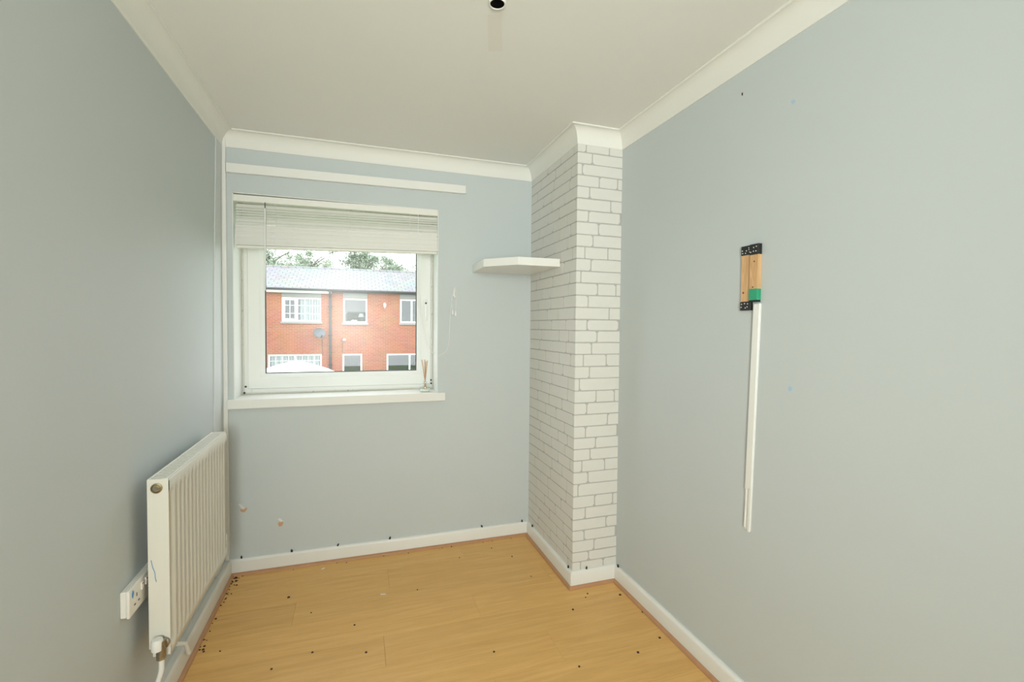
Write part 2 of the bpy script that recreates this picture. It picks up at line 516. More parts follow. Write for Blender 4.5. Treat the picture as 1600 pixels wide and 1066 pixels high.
# swept trims: coving, skirting, beading, each a length of its own mitred at the corners
PATH = [(0, Y0), (0, D), (XC, D), (XC, YC), (W, YC), (W, Y0)]
def sweep(i, prof, extra=None):
    """prof: (offset from the wall, z). Segment i of PATH; neighbours may be thicker by extra[j]"""
    ex = extra or [0] * 5
    def offpt(j, o):                           # vertex j of PATH, offset o
        def line(seg):
            a, c = Vector(PATH[seg]), Vector(PATH[seg + 1])
            d = (c - a).normalized(); nrm = Vector((d.y, -d.x))
            return a + nrm * (o + (ex[seg] if o > 0 else 0)), d
        if j == 0:
            p, d = line(0); return p
        if j == len(PATH) - 1:
            p, d = line(4); return p + d * (Vector(PATH[5]) - Vector(PATH[4])).length
        p, d = line(j - 1); q, e = line(j)
        cr_ = d.x * e.y - d.y * e.x
        w = q - p
        t = (w.x * e.y - w.y * e.x) / cr_
        return p + d * t
    mb = MB()
    A = [mb.bm.verts.new((*offpt(i, o), z)) for o, z in prof]
    B = [mb.bm.verts.new((*offpt(i + 1, o), z)) for o, z in prof]
    n = len(prof)
    for k_ in range(n):
        mb.bm.faces.new((A[k_], A[(k_ + 1) % n], B[(k_ + 1) % n], B[k_]))
    mb.bm.faces.new(A); mb.bm.faces.new(list(reversed(B)))
    return mb
cov = [(0, H), (0, H - HC), (0.004, H - HC)]
for q in range(0, 9):
    a = math.radians(90 * q / 8)
    # concave quarter curve from the wall lip to the ceiling lip
    cov.append((0.006 + (PC - 0.012) * (1 - math.cos(a)), H - 0.006 - (HC - 0.010) * (1 - math.sin(a))))
cov += [(PC - 0.004, H - 0.007), (PC, H - 0.005), (PC, H)]
sides = ['left wall', 'window wall', 'chimney breast side', 'chimney breast front', 'right wall']
for i in range(5):
    struct(finish('trim_%d' % (i + 1), sweep(i, cov), 'coving', smooth=40), 'white plaster coving along the ' + sides[i], 'coving')
sk = [(0, 0), (TS, 0), (TS, HS - 0.014), (TS - 0.003, HS - 0.006), (TS - 0.009, HS), (0, HS)]
EX = [0.014, 0, 0, 0, 0]
snames = ['left', 'back', 'chimney_side', 'chimney_front', 'right']
boards = []
for i in range(5):
    o = finish('baseboard_' + snames[i], sweep(i, sk, EX), 'dirty_skirting' if i == 0 else 'skirting', smooth=30)
    boards.append(struct(o, 'white painted skirting board along the ' + sides[i], 'skirting board'))
bd = [(TS, 0), (TS + 0.014, 0), (TS + 0.014, 0.005), (TS + 0.010, 0.011), (TS + 0.003, 0.015), (TS, 0.015)]
for i in range(5):
    struct(finish('trim_%d' % (i + 6), sweep(i, bd, EX), 'bead', smooth=40), 'thin brown floor beading along the ' + sides[i], 'beading')
# black nail stubs along the top of the skirting
def stub(p, board):
    mb = MB()
    r = rnd.uniform(0.004, 0.006)
    prof = [(r * .5, 0), (r, 0.003), (r * .9, 0.012), (r * .4, 0.017)]
    mb.lathe(prof, (0, 0, 0), 'z', 6, closed=True)
    bmesh.ops.rotate(mb.bm, verts=list(mb.bm.verts), cent=(0, 0, 0), matrix=Matrix.Rotation(rnd.uniform(-.5, .5), 3, 'Y'))
    bmesh.ops.translate(mb.bm, verts=list(mb.bm.verts), vec=Vector(p))
    finish('nail_stub', mb, 'dark', board, smooth=60)
for x in (0.078, 0.331, 0.572, 0.868, 1.445, 1.716): stub((x, D - 0.007, HS - 0.002), boards[1])
for y in (2.777, 2.238): stub((XC - 0.008, y, HS - 0.002), boards[2])
stub((1.842, YC - 0.007, HS - 0.002), boards[3]); stub((W - 0.008, 2.166, HS - 0.002), boards[4])

# bare plaster patches and blemishes of the walls
def blotch(name, mat, parent, cx_, cz_, rx, rz, plane, seed, t=0.0012):
    r_ = random.Random(seed)
    pts = []
    for q in range(9):
        a = 2 * math.pi * q / 9
        s_ = r_.uniform(.55, 1.1)
        pts.append((cx_ + rx * s_ * math.cos(a), cz_ + rz * s_ * math.sin(a)))
    mb = MB()
    if plane == 'back': mb.prism(pts, 'y', D - t, D + 0.001)
    else: mb.prism(pts, 'x', W - t, W + 0.001)
    return finish(name, mb, mat, parent)
blotch('plaster_patch', 'plaster', wb, 0.090, 0.352, 0.022, 0.014, 'back', 1)
blotch('plaster_patch', 'plaster', wb, 0.272, 0.252, 0.013, 0.020, 'back', 2)
mb = MB(); mb.prism([(0.062, 0.388), (0.072, 0.392), (0.098, 0.362), (0.086, 0.356)], 'y', D - 0.006, D - 0.002)
finish('peeled_paint', mb, 'flake', wb)
mb = MB(); mb.prism([(0.258, 0.282), (0.268, 0.287), (0.286, 0.270), (0.276, 0.262)], 'y', D - 0.006, D - 0.002)
finish('peeled_paint', mb, 'flake', wb)
blotch('putty_mark', 'paleblue', wr, 1.154, 1.180, 0.008, 0.010, 'right', 5)
blotch('putty_mark', 'paleblue', wr, 1.172, 2.112, 0.009, 0.008, 'right', 6)
blotch('putty_mark', 'debris', wr, 1.387, 2.235, 0.004, 0.007, 'right', 8)

# ------------------------------------------------------------------ window
wi = struct(thing('window_1', (0.6, WY, WZ0), 'white plastic framed window looking onto a brick terrace', 'window'))
def ring(x0, x1, z0, z1, w, y0, y1, bev):
    mb = MB()
    mb.box(x0, x0 + w, y0, y1, z0, z1, bev); mb.box(x1 - w, x1, y0, y1, z0, z1, bev)
    mb.box(x0 + w, x1 - w, y0, y1, z0, z0 + w, bev); mb.box(x0 + w, x1 - w, y0, y1, z1 - w, z1, bev)
    return mb
finish('frame', ring(WX0 + .004, WX1 - .004, 0.967, WZ1 - .004, 0.045, WY, WY + 0.07, 0.003), 'upvc', wi)
SX0, SX1, SZ0, SZ1 = 0.080, 1.137, 0.996, 2.055
mb = MB()                                   # opening sash, each side chamfered towards the glass
GX0, GX1, GZ0, GZ1 = 0.168, 1.047, 1.086, 1.965
prof = [(0, WY + 0.05), (0, WY - 0.004), (0.004, WY - 0.012), (0.062, WY - 0.012), (0.070, WY - 0.006), (0.0885, WY + 0.012), (0.0885, WY + 0.05)]
rings = []
for o_, y_ in prof:
    rings.append([mb.bm.verts.new(v) for v in ((SX0 + o_, y_, SZ0 + o_), (SX1 - o_, y_, SZ0 + o_), (SX1 - o_, y_, SZ1 - o_), (SX0 + o_, y_, SZ1 - o_))])
for i in range(len(rings)):
    for k_ in range(4):
        mb.bm.faces.new((rings[i][k_], rings[i][(k_ + 1) % 4], rings[(i + 1) % len(rings)][(k_ + 1) % 4], rings[(i + 1) % len(rings)][k_]))
sash = finish('sash', mb, 'upvc', wi)
gx0, gx1, gz0, gz1 = SX0 + .0885, SX1 - .0885, SZ0 + .0885, SZ1 - .0885
finish('gasket', ring(gx0, gx1, gz0, gz1, 0.004, WY + 0.014, WY + 0.030, 0), 'gasket', sash)
finish('pane', MB().box(gx0 + .001, gx1 - .001, WY + 0.020, WY + 0.024, gz0 + .001, gz1 - .001), 'glass', sash)
hd = finish('handle', MB().box(1.091, 1.113, WY - 0.020, WY - 0.010, 1.490, 1.545, 0.004, 2), 'upvc', sash, smooth=40)
finish('lever', MB().box(1.094, 1.110, WY - 0.034, WY - 0.021, 1.405, 1.533, 0.005, 2), 'upvc', hd, smooth=40)
finish('key_hole', MB().lathe([(0.0001, 0), (0.006, 0), (0.006, 0.003)], (1.102, WY - 0.0355, 1.520), 'y', 12), 'dark', hd)
for x in (WX0 + 0.004, WX1 - 0.013):        # mould-speckled sealant down both sides and along the sill
    finish('sealant', MB().box(x, x + 0.009, WY - 0.006, WY + 0.002, 0.967, WZ1 - 0.01, 0.002), 'sealant', wi)
finish('sealant', MB().box(WX0 + .013, WX1 - .013, WY - 0.006, WY + 0.002, 0.9665, 0.975, 0.002), 'sealant', wi)
for x, z in ((0.062, 0.976), (0.069, 1.012), (1.140, 1.022), (1.141, 1.000)):
    r_ = 0.006
    finish('mould_spot', MB().lathe([(0.0001, -.002), (r_, -.001), (r_, .001), (0.0001, .002)], (x, WY - 0.012, z), 'y', 7), 'dark', wi)

# timber window board
mb = MB()
mb.box(0.019, 1.198, D - 0.030, D - 0.0006, 0.9155, 0.966, 0.003, 2)
mb.box(WX0 + .0045, WX1 - .0045, D - 0.004, WY + 0.02, 0.9355, 0.966)
struct(finish('trim_11', mb, 'white'), 'thick white window board under the window', 'window sill')

# ------------------------------------------------------------------ venetian blind
vb = thing('venetian_blind', (0.606, D + 0.02, 2.04), 'white venetian blind pulled up at the top of the window', 'blind')
def tilted(x0, x1, z, dz, y0, y1, t, name, mat, curve=0.0, tilt=0.0, bev=0.0):
    """a long strip between x0 and x1; z at x0, z + dz at x1; curved across its width"""
    mb = MB()
    n = 4
    rows = []
    for side in (0, 1):
        for q in range(n + 1):
            u = q / n
            y = y0 + (y1 - y0) * u
            zz = z + curve * (1 - (2 * u - 1) ** 2) + tilt * (u - 0.5) * (-1) + (t if side else 0)
            rows.append((mb.bm.verts.new((x0, y, zz)), mb.bm.verts.new((x1, y, zz + dz))))
    lo_, hi = rows[:n + 1], rows[n + 1:]
    for q in range(n):
        mb.bm.faces.new((lo_[q][0], lo_[q][1], lo_[q + 1][1], lo_[q + 1][0]))
        mb.bm.faces.new((hi[q][0], hi[q + 1][0], hi[q + 1][1], hi[q][1]))
    mb.bm.faces.new((lo_[0][0], hi[0][0], hi[0][1], lo_[0][1]))
    mb.bm.faces.new((lo_[n][0], lo_[n][1], hi[n][1], hi[n][0]))
    for e in (0, 1):
        mb.bm.faces.new([v[e] for v in lo_] + [v[e] for v in reversed(hi)])
    return finish(name, mb, mat, vb, smooth=30)
BX0, BX1 = 0.062, 1.150
hr = MB()
hr.prism([(D - .004, 2.037), (D + .030, 2.037), (D + .030, 2.072), (D - .004, 2.072)], 'x', WX0 + .005, WX1 - .005, 0.0015)
for v in hr.bm.verts: v.co.z += 0.009 * (v.co.x - WX0) / (WX1 - WX0)
finish('headrail', hr, 'blind', vb)
zl, zr = 2.024, 2.038
z_lo_l, z_lo_r = 1.903, 1.924
n_loose = 8
for q in range(n_loose):                       # loose slats, hanging nearly closed
    u = q / n_loose
    a, c = zl + (z_lo_l - zl) * u, zr + (z_lo_r - zr) * u
    jl, jr = random.uniform(-.002, .002), random.uniform(-.002, .002)
    tilted(BX0, BX1, a - 0.006 + jl, c - a + jr - jl, D + 0.007, D + 0.020, 0.0006, 'slat', 'blind', 0.0012, -0.013 - 0.008 * random.random())
n_st = 33
zb_l, zb_r = 1.803, 1.830
for q in range(n_st):                          # stacked slats
    u = (q + .5) / n_st
    a, c = z_lo_l + .010 + (zb_l - z_lo_l - .010) * u, z_lo_r + .010 + (zb_r - z_lo_r - .010) * u
    dy = random.uniform(-.0012, .0012)
    tilted(BX0 + random.uniform(-.002, .002), BX1 + random.uniform(-.002, .002), a, c - a, D + 0.002 + dy, D + 0.027 + dy, 0.0029, 'slat', 'blind', 0.0003, -0.001)
rail = MB().box(BX0, BX1, D + 0.001, D + 0.028, 1.787, 1.802, 0.003, 2)
for v in rail.bm.verts: v.co.z += 0.028 * (v.co.x - BX0) / (BX1 - BX0)
finish('bottom_rail', rail, 'blind', vb, smooth=40)
for x in (0.255, 0.640, 0.985):                # ladder cords in front of the slats
    dz = 0.02 * (x - BX0)
    finish('ladder_cord', MB().tube([(x, D + 0.0002, 2.042 + dz * .5), (x + .001, D - 0.0004, 1.93 + dz), (x, D + 0.0002, 1.788 + dz)], 0.0011, 6), 'cord', vb)
    finish('cord_button', MB().lathe([(0.0001, 0), (.004, 0), (.004, .004), (0.0001, .005)], (x, D + 0.010, 1.7815 + 0.028 * (x - BX0) / 1.09), 'z', 8), 'cord', vb)
wd = finish('tilt_wand', MB().tube([(0.206, D - 0.008, 2.008), (0.205, D - 0.008, 1.80), (0.202, D - 0.009, 1.56)], 0.0042, 8), 'cord', vb, smooth=50)
finish('wand_hook', MB().tube([(0.206, D - 0.006, 2.040), (0.206, D - 0.010, 2.026), (0.206, D - 0.008, 2.006)], 0.0022, 6), 'dark', wd)
cord = [(1.032, D - 0.004, 2.046), (1.034, D - 0.003, 1.92), (1.030, D + 0.030, 1.80), (1.05, D + .05, 1.50), (1.10, D + 0.045, 1.26), (1.145, D + 0.012, 1.19),
        (1.170, D - 0.006, 1.196), (1.205, D - 0.006, 1.222), (1.222, D - 0.006, 1.28), (1.228, D - 0.006, 1.40), (1.240, D - 0.006, 1.54), (1.254, D - 0.012, 1.585)]
def smooth_path(p, sub=6):
    p = [Vector(q) for q in p]; out = []
    for i in range(len(p) - 1):
        a, b0, c, d = p[max(i - 1, 0)], p[i], p[i + 1], p[min(i + 2, len(p) - 1)]
        for s_ in range(sub):
            t = s_ / sub
            out.append(0.5 * ((2 * b0) + (c - a) * t + (2 * a - 5 * b0 + 4 * c - d) * t * t + (3 * b0 - a - 3 * c + d) * t ** 3))
    out.append(p[-1]); return out
finish('lift_cord', MB().tube(smooth_path(cord), 0.0017, 6), 'cord', vb)
for x, z in ((1.244, 1.445), (1.262, 1.438)):
    tl = finish('cord_tassel', MB().lathe([(0.0015, .034), (.0045, .030), (.007, .006), (.006, 0), (0.0002, 0)], (x, D - 0.010, z), 'z', 10), 'cord', vb, smooth=50)
    finish('cord_tail', MB().tube(smooth_path([(1.252, D - 0.013, 1.590), ((x + 1.25) / 2 + (.008 if x > 1.25 else -.01), D - 0.011, 1.535), (x, D - 0.010, z + .032)]), 0.0012, 6), 'cord', tl)
cl = thing('cord_cleat', (1.254, D, 1.555), 'small white plastic cleat holding the blind cord beside window', 'cleat')
finish('base', MB().box(1.248, 1.260, D - 0.008, D - 0.0004, 1.560, 1.600, 0.003, 2), 'cord', cl, smooth=40)
mb = MB()
mb.tube(smooth_path([(1.254, D - 0.020, 1.548), (1.254, D - 0.014, 1.560), (1.254, D - 0.011, 1.580), (1.254, D - 0.014, 1.600), (1.254, D - 0.020, 1.612)]), 0.0045, 8)
finish('horns', mb, 'cord', cl, smooth=50)
lp = MB().tube(smooth_path([(1.250, D - .017, 1.60), (1.266, D - .014, 1.59), (1.244, D - .014, 1.57), (1.264, D - .014, 1.555), (1.250, D - .016, 1.565), (1.262, D - .016, 1.60), (1.247, D - .016, 1.605)]), 0.0015, 6)
finish('cord_wrap', lp, 'cord', cl)

# ------------------------------------------------------------------ reed diffuser on the window board
rdx, rdy, rz = 1.084, D + 0.045, 0.9662
rd = thing('reed_diffuser', (rdx, rdy, rz), 'small clear glass reed diffuser standing on the window board', 'diffuser')
jar = [(0.0002, 0.0), (0.031, 0.0), (0.0335, 0.004), (0.0335, 0.036), (0.029, 0.043), (0.014, 0.047), (0.012, 0.052), (0.012, 0.064), (0.015, 0.066)]
finish('jar', MB().lathe(jar, (rdx, rdy, rz), 'z', 24), 'jar', rd, smooth=50)
finish('oil', MB().lathe([(0.0002, 0.003), (0.030, 0.003), (0.030, 0.018), (0.0002, 0.018)], (rdx, rdy, rz), 'z', 24), 'liquid', rd, smooth=50)
for tx, ty, tz in ((-0.021, 0.0, 0.198), (-0.001, 0.01, 0.198), (0.013, -0.006, 0.193), (0.006, 0.012, 0.185)):
    finish('reed', MB().tube([(rdx - tx * .45, rdy - ty * .45, rz + 0.006), (rdx + tx, rdy + ty, rz + tz)], 0.0022, 6), 'reed', rd)

# ------------------------------------------------------------------ batten above the window, trunking in the corner
bt_ = MB().box(0.0225, 1.322, D - 0.022, D - 0.0004, 2.182, 2.231, 0.002)
for v in bt_.bm.verts: v.co.z += 0.011 * v.co.x / 1.3
tag(finish('curtain_batten', bt_, 'white'), 'long white painted timber batten fixed above the window', 'batten')
ct = thing('corner_trunking', (0.011, D, 0.09), 'white vertical cable trunking in the corner left of the window', 'trunking')
finish('channel', MB().box(0.0005, 0.004, D - 0.018, D - 0.0004, HS + .002, H - 0.012), 'white', ct)
mb = MB()
mb.box(0.004, 0.0205, D - 0.019, D - 0.0004, HS + .002, H - 0.012, 0.0015)
finish('cover', mb, 'white', ct)
finish('open_end', MB().box(0.006, 0.018, D - 0.0155, D - 0.004, H - 0.0125, H - 0.0115), 'hole', ct)
stp = MB()
pp = [(2.752, H - HC + 0.004), (2.848, H - HC + 0.004), (2.800, 1.56), (2.790, 0.80), (2.785, HS + .004), (2.664, HS + .004), (2.667, 0.85), (2.694, 1.56)]
stp.prism(pp, 'x', 0.0004, 0.005)
tag(finish('lining_strip', stp, plain('strip_paint', (0.66, 0.69, 0.69), 0.5, var=0.04, vscale=10)), 'pale flat painted lining strip on the left wall in the corner', 'wall strip')
# ------------------------------------------------------------------ corner shelf
def shelf():
    z0, z1 = 1.712, 1.756
    pts = [(1.370, D - 0.0005), (1.362, 2.573), (1.515, 2.414), (XC - 0.0018, 2.408), (XC - 0.0018, D - 0.0005)]
    o = finish('corner_shelf', MB().prism(pts, 'z', z0, z1, 0.0012), 'white')
    return tag(o, 'thick white floating corner shelf with cut off front corner', 'shelf')
shelf()

# ------------------------------------------------------------------ radiator
RY0, RY1, RZ0, RZ1, RX0, RX1 = 1.780, 2.480, 0.285, 0.872, 0.040, 0.101
ra = thing('radiator', (0.07, 2.13, RZ0), 'white ribbed panel radiator hung on the left wall', 'radiator')
def ribbed(xf, sgn):
    mb = MB()
    pitch = (RY1 - RY0 - 0.05) / 16
    ys = [RY0 + .001, RY0 + 0.022]
    hts = [0, 0]
    for k_ in range(16):
        y0 = RY0 + 0.025 + pitch * k_
        for u, h in ((.06, 0), (.28, 1), (.72, 1), (.94, 0)):
            ys.append(y0 + u * pitch); hts.append(h)
    ys += [RY1 - 0.022, RY1 - .001]; hts += [0, 0]
    zs = [(RZ0, 0, -.004), (RZ0 + 0.004, 0, 0), (RZ0 + 0.030, 0, 0), (RZ0 + 0.046, 1, 0), (RZ1 - 0.058, 1, 0), (RZ1 - 0.042, 0, 0), (RZ1 - 0.010, 0, 0), (RZ1 - 0.004, 0, -.004)]
    amp = 0.012
    g = [[mb.bm.verts.new((xf + sgn * ((-amp * (1 - h) * m) + dx), y, z)) for y, h in zip(ys, hts)] for z, m, dx in zs]
    for i in range(len(zs) - 1):
        for k_ in range(len(ys) - 1):
            mb.bm.faces.new((g[i][k_], g[i][k_ + 1], g[i + 1][k_ + 1], g[i + 1][k_]))
    return mb
finish('front_panel', ribbed(RX1, 1), 'radiator', ra, smooth=50)
finish('back_panel', MB().box(RX0 + .004, RX0 + 0.014, RY0 + .006, RY1 - .006, RZ0 + .01, RZ1 - .01, 0.003), 'radiator', ra)
finish('fin_core', MB().box(RX0 + .016, RX1 - .012, RY0 + .03, RY1 - .03, RZ0 + .02, RZ1 - .02), 'radiator', ra)
sd_ = MB()
sd_.box(RX0, RX1 - 0.002, RY0 - 0.0015, RY0, RZ0 + .028, RZ1 - .002, 0.0005)
sd_.box(RX0 + .010, RX1 - 0.002, RY0 - 0.0015, RY0, RZ0 + .002, RZ0 + .0275, 0.0005)
sp_ = finish('side_panel', sd_, 'radiator', ra)
finish('side_panel', MB().box(RX0, RX1 - 0.006, RY1, RY1 + 0.0015, RZ0 + .002, RZ1, 0.0005), 'radiator', ra)
tg = MB()
tg.box(RX0, RX0 + .006, RY0, RY1, RZ1 - 0.012, RZ1, 0.001); tg.box(RX1 - 0.013, RX1 - 0.0045, RY0, RY1, RZ1 - 0.014, RZ1, 0.001)
n_sl = 34
for k_ in range(n_sl + 1):
    y = RY0 + (RY1 - RY0 - 0.012) * k_ / n_sl
    tg.box(RX0 + .0055, RX1 - 0.0125, y, y + 0.0125, RZ1 - 0.006, RZ1 - 0.001)
finish('top_grille', tg, 'radiator', ra)
pl = finish('blanking_plug', MB().lathe([(0.0165, 0.0), (0.0165, -0.004), (0.013, -0.006), (0.011, -0.003), (0.006, -0.003)], (0.067, RY0 - 0.0015, RZ1 - 0.030), 'y', 20), 'brass', ra, smooth=40)
finish('bleed_valve', MB().lathe([(0.0072, -0.002), (0.0072, -0.009), (0.0045, -0.009), (0.0045, -.005), (0.0001, -.005)], (0.067, RY0 - 0.0015, RZ1 - 0.030), 'y', 14), 'metal', pl, smooth=40)
pen = smooth_path([(0.049, RY0 - .0022, 0.608), (0.053, RY0 - .0022, 0.585), (0.059, RY0 - .0022, 0.565), (0.060, RY0 - .0022, 0.548), (0.063, RY0 - .0022, 0.535)])
finish('pen_mark', MB().tube(pen, 0.0010, 5), 'blue', sp_)
# lockshield valve and pipe tail at the near bottom corner
vl = finish('valve_body', MB().lathe([(0.010, 0.0), (0.017, -0.002), (0.017, -0.010), (0.011, -0.012), (0.011, -0.034)], (0.083, RY0 - 0.0015, 0.332), 'y', 16, closed=True), 'metal', ra, smooth=40)
finish('valve_elbow', MB().tube([(0.081, RY0 - 0.026, 0.352), (0.081, RY0 - 0.026, 0.300)], [0.0125, 0.0135], 14), 'metal', vl, smooth=40)
finish('lockshield_cap', MB().lathe([(0.0155, 0.0), (0.0165, 0.003), (0.0165, 0.030), (0.014, 0.036), (0.0001, 0.037)], (0.072, RY0 - 0.030, 0.325), 'z', 18, closed=True), 'white', vl, smooth=50)
finish('compression_nut', MB().tube([(0.081, RY0 - 0.026, 0.312), (0.081, RY0 - 0.026, 0.292)], 0.0135, 6), 'brass', vl)
finish('pipe_tail', MB().tube(smooth_path([(0.081, RY0 - 0.026, 0.298), (0.081, RY0 - 0.026, 0.255), (0.070, RY0 - 0.026, 0.215), (0.052, RY0 - 0.026, 0.17), (0.046, RY0 - 0.026, 0.10), (0.044, RY0 - 0.026, 0.0)]), 0.0080, 12), 'white', ra, smooth=60)
finish('wall_bracket', MB().box(0.0006, RX0 + .005, 1.93, 1.96, 0.36, 0.80), 'radiator', ra)
finish('wall_bracket', MB().box(0.0006, RX0 + .005, 2.30, 2.33, 0.36, 0.80), 'radiator', ra)
rv = MB().lathe([(0.013, 0), (0.013, 0.016), (0.010, 0.020), (0.010, 0.032)], (0.083, RY1 + 0.0015, 0.345), 'y', 12, closed=True)
finish('return_valve', rv, 'radiator', ra, smooth=40)
finish('return_valve', MB().tube([(0.083, RY1 + 0.026, 0.372), (0.083, RY1 + 0.026, 0.31)], 0.012, 12), 'white', ra, smooth=40)
finish('return_pipe', MB().tube(smooth_path([(0.083, RY1 + 0.026, 0.33), (0.080, RY1 + 0.026, 0.30), (0.055, RY1 + 0.020, 0.285), (0.001, RY1 + 0.016, 0.283)]), 0.0075, 10), 'white', ra, smooth=60)
# cut pipe end poking out over the skirting
pst = thing('pipe_stub', (0.038, 2.12, 0.055), 'short cut white pipe end hanging over the left skirting', 'pipe')
finish('pipe', MB().tube([(0.020, 2.075, 0.142), (0.042, 2.100, 0.122), (0.044, 2.132, 0.062)], 0.008, 12), 'white', pst, smooth=50)
finish('bore', MB().tube([(0.044, 2.1318, 0.0623), (0.0441, 2.1330, 0.0602)], 0.0055, 12), 'hole', pst)

# ------------------------------------------------------------------ double socket beside the radiator
so = thing('double_socket', (0.012, 1.78, 0.475), 'white double power socket on the left wall beside the radiator', 'socket')
SY0, SY1, SZa, SZb, SXf = 1.684, 1.884, 0.474, 0.561, 0.026
finish('back_box', MB().box(0.0004, 0.016, SY0 + .003, SY1 - .003, SZa + .003, SZb - .003, 0.002), 'socket', so)
pltm = finish('face_plate', MB().box(0.0162, SXf, SY0, SY1, SZa, SZb, 0.004, 3), 'socket', so, smooth=40)
for cy in (SY0 + 0.050, SY1 - 0.050):
    for dy, dz, hy, hz in ((0, 0.012, .0025, .0055), (-0.014, -0.012, .005, .0022), (0.014, -0.012, .005, .0022)):
        finish('pin_hole', MB().box(SXf - .001, SXf + 0.0004, cy + dy - hy, cy + dy + hy, .513 + dz - hz, .513 + dz + hz), 'dark', pltm)
    ry = cy + (0.034 if cy < 1.78 else -0.034)
    sw = finish('rocker', MB().box(SXf - .001, SXf + 0.004, ry - .007, ry + .007, .523, .547, 0.0015), 'socket', pltm)
    finish('red_band', MB().box(SXf + .0036, SXf + 0.0046, ry - .0045, ry + .0045, .540, .544), 'red', sw)
finish('pen_mark', MB().tube(smooth_path([(SXf + .0008, SY0 + .016, .540), (SXf + .0008, SY0 + .022, .552), (SXf + .0008, SY0 + .017, .534), (SXf + .0008, SY0 + .026, .546), (SXf + .0008, SY0 + .020, .528)]), 0.0013, 5), 'blue', pltm)

# ------------------------------------------------------------------ timber offcuts and trunking on the right wall
def dots(parent, y0, y1, z0, z1, x, n, seed):
    r_ = random.Random(seed)
    cols = 3; rows = math.ceil(n / cols)
    for q in range(n):
        cy = y0 + (y1 - y0) * ((q % cols) + .5) / cols + r_.uniform(-.003, .003)
        cz = z0 + (z1 - z0) * ((q // cols) + .5) / rows + r_.uniform(-.002, .002)
        finish('white_spot', MB().lathe([(0.0001, -0.0008), (0.0022, -0.0008), (0.0022, 0.0005)], (x, cy, cz), 'x', 7), 'dot', parent)
XA, XB = W - 0.010, W - 0.017
def tilt_block(name, y0, y1, zb, zt, x, dzl):
    pts = [(y0, zb), (y1, zb + dzl), (y1, zt + dzl), (y0, zt)]
    return MB().prism(pts, 'x', x, W - 0.0004, 0.001)
b1 = thing('timber_block', (W - 0.01, 1.355, 1.440), 'left narrow pine block with black perforated plates at both ends', 'timber block', 'pine blocks above the white trunking')
finish('block', tilt_block('block', 1.3205, 1.3630, 1.473, 1.648, XA + .001, -.001), 'pine', b1)
p1 = finish('end_plate', tilt_block('p', 1.3185, 1.3640, 1.640, 1.673, XA - .001, 0), 'dark', b1)
dots(p1, 1.3195, 1.363, 1.643, 1.671, XA - .001, 7, 1)
p2 = finish('end_plate', tilt_block('p', 1.3145, 1.3635, 1.441, 1.4715, XA - .001, 0), 'dark', b1)
dots(p2, 1.3200, 1.362, 1.445, 1.472, XA - .001, 6, 2)
finish('knot', MB().lathe([(0.0001, -0.0008), (0.0038, -0.0008), (0.0038, 0.0006)], (XA + .001, 1.351, 1.505), 'x', 9), 'knot', b1)
b2 = thing('timber_block', (W - 0.01, 1.308, 1.470), 'right wider pine block with green lower end and black top', 'timber block', 'pine blocks above the white trunking')
finish('block', tilt_block('block', 1.2810, 1.3180, 1.500, 1.645, XB + .001, 0), 'pine', b2)
p3 = finish('end_plate', tilt_block('p', 1.2800, 1.3180, 1.636, 1.673, XB - .001, 0), 'dark', b2)
dots(p3, 1.286, 1.317, 1.640, 1.669, XB - .001, 5, 3)
gl = finish('green_end', tilt_block('p', 1.2805, 1.3180, 1.476, 1.516, XB - .001, 0), 'green', b2)
finish('black_edge', tilt_block('p', 1.2810, 1.3178, 1.470, 1.4755, XB, 0), 'dark', b2)
for y, z in ((1.298, 1.612), (1.302, 1.522)):
    finish('knot', MB().lathe([(0.0001, -0.0008), (0.003, -0.0008), (0.003, 0.0006)], (XB + .001, y, z), 'x', 8), 'knot', b2)
tr = thing('cable_trunking', (W - 0.005, 1.31, 0.646), 'white cable trunking hanging straight below the pine blocks', 'trunking')
def lean(mb):
    for v in mb.bm.verts: v.co.y += (v.co.z - 0.65) / 0.81 * -0.022
    return mb
lid = MB()
lid.prism([(W - 0.0115, 1.298), (W - 0.0115, 1.3235), (W - 0.0095, 1.325), (W - 0.004, 1.325), (W - 0.004, 1.2965), (W - 0.0095, 1.2965)], 'z', 0.80, 1.4635, 0.0006)
for v in lid.bm.verts:
    if v.co.z < 0.81: v.co.z += (1.311 - v.co.y) * 0.35
finish('lid', lean(lid), 'white', tr)
base = MB()
base.box(W - 0.0030, W - 0.0004, 1.2985, 1.3235, 0.648, 1.463)
finish('base_channel', lean(base), 'white', tr)
rl = MB(); rl.box(W - 0.0090, W - 0.0031, 1.2985, 1.3030, 0.645, 1.46, .0005); rl.box(W - 0.0090, W - 0.0078, 1.3031, 1.3080, 0.645, 1.46)
finish('side_rail', lean(rl), 'white', tr)
rl = MB(); rl.box(W - 0.0090, W - 0.0031, 1.3190, 1.3230, 0.655, 1.46, .0005)
finish('side_rail', lean(rl), 'white', tr)

# ------------------------------------------------------------------ ceiling outlet
co = thing('ceiling_outlet', (1.103, 1.445, H), 'small white ceiling fitting with an open black centre', 'light fitting')
finish('sleeve', MB().lathe([(0.0275, 0.0), (0.0270, -0.006), (0.0250, -0.010), (0.0225, -0.009), (0.0225, -0.001)], (1.103, 1.445, H - .0003), 'z', 28), 'coving', co, smooth=40)
finish('cap', MB().lathe([(0.0001, -0.0075), (0.0226, -0.0075), (0.0226, -0.002)], (1.103, 1.445, H - .0003), 'z', 24), 'hole', co)

finish('ceiling_patch', MB().prism([(1.090, 1.514), (1.134, 1.499), (1.197, 1.695), (1.148, 1.713)], 'z', H - 0.0006, H + 0.001), plain('warm_ceiling_patch', (0.855, 0.835, 0.775), 0.9), cei)  # thin patch, slightly warmer and darker than the ceiling around it

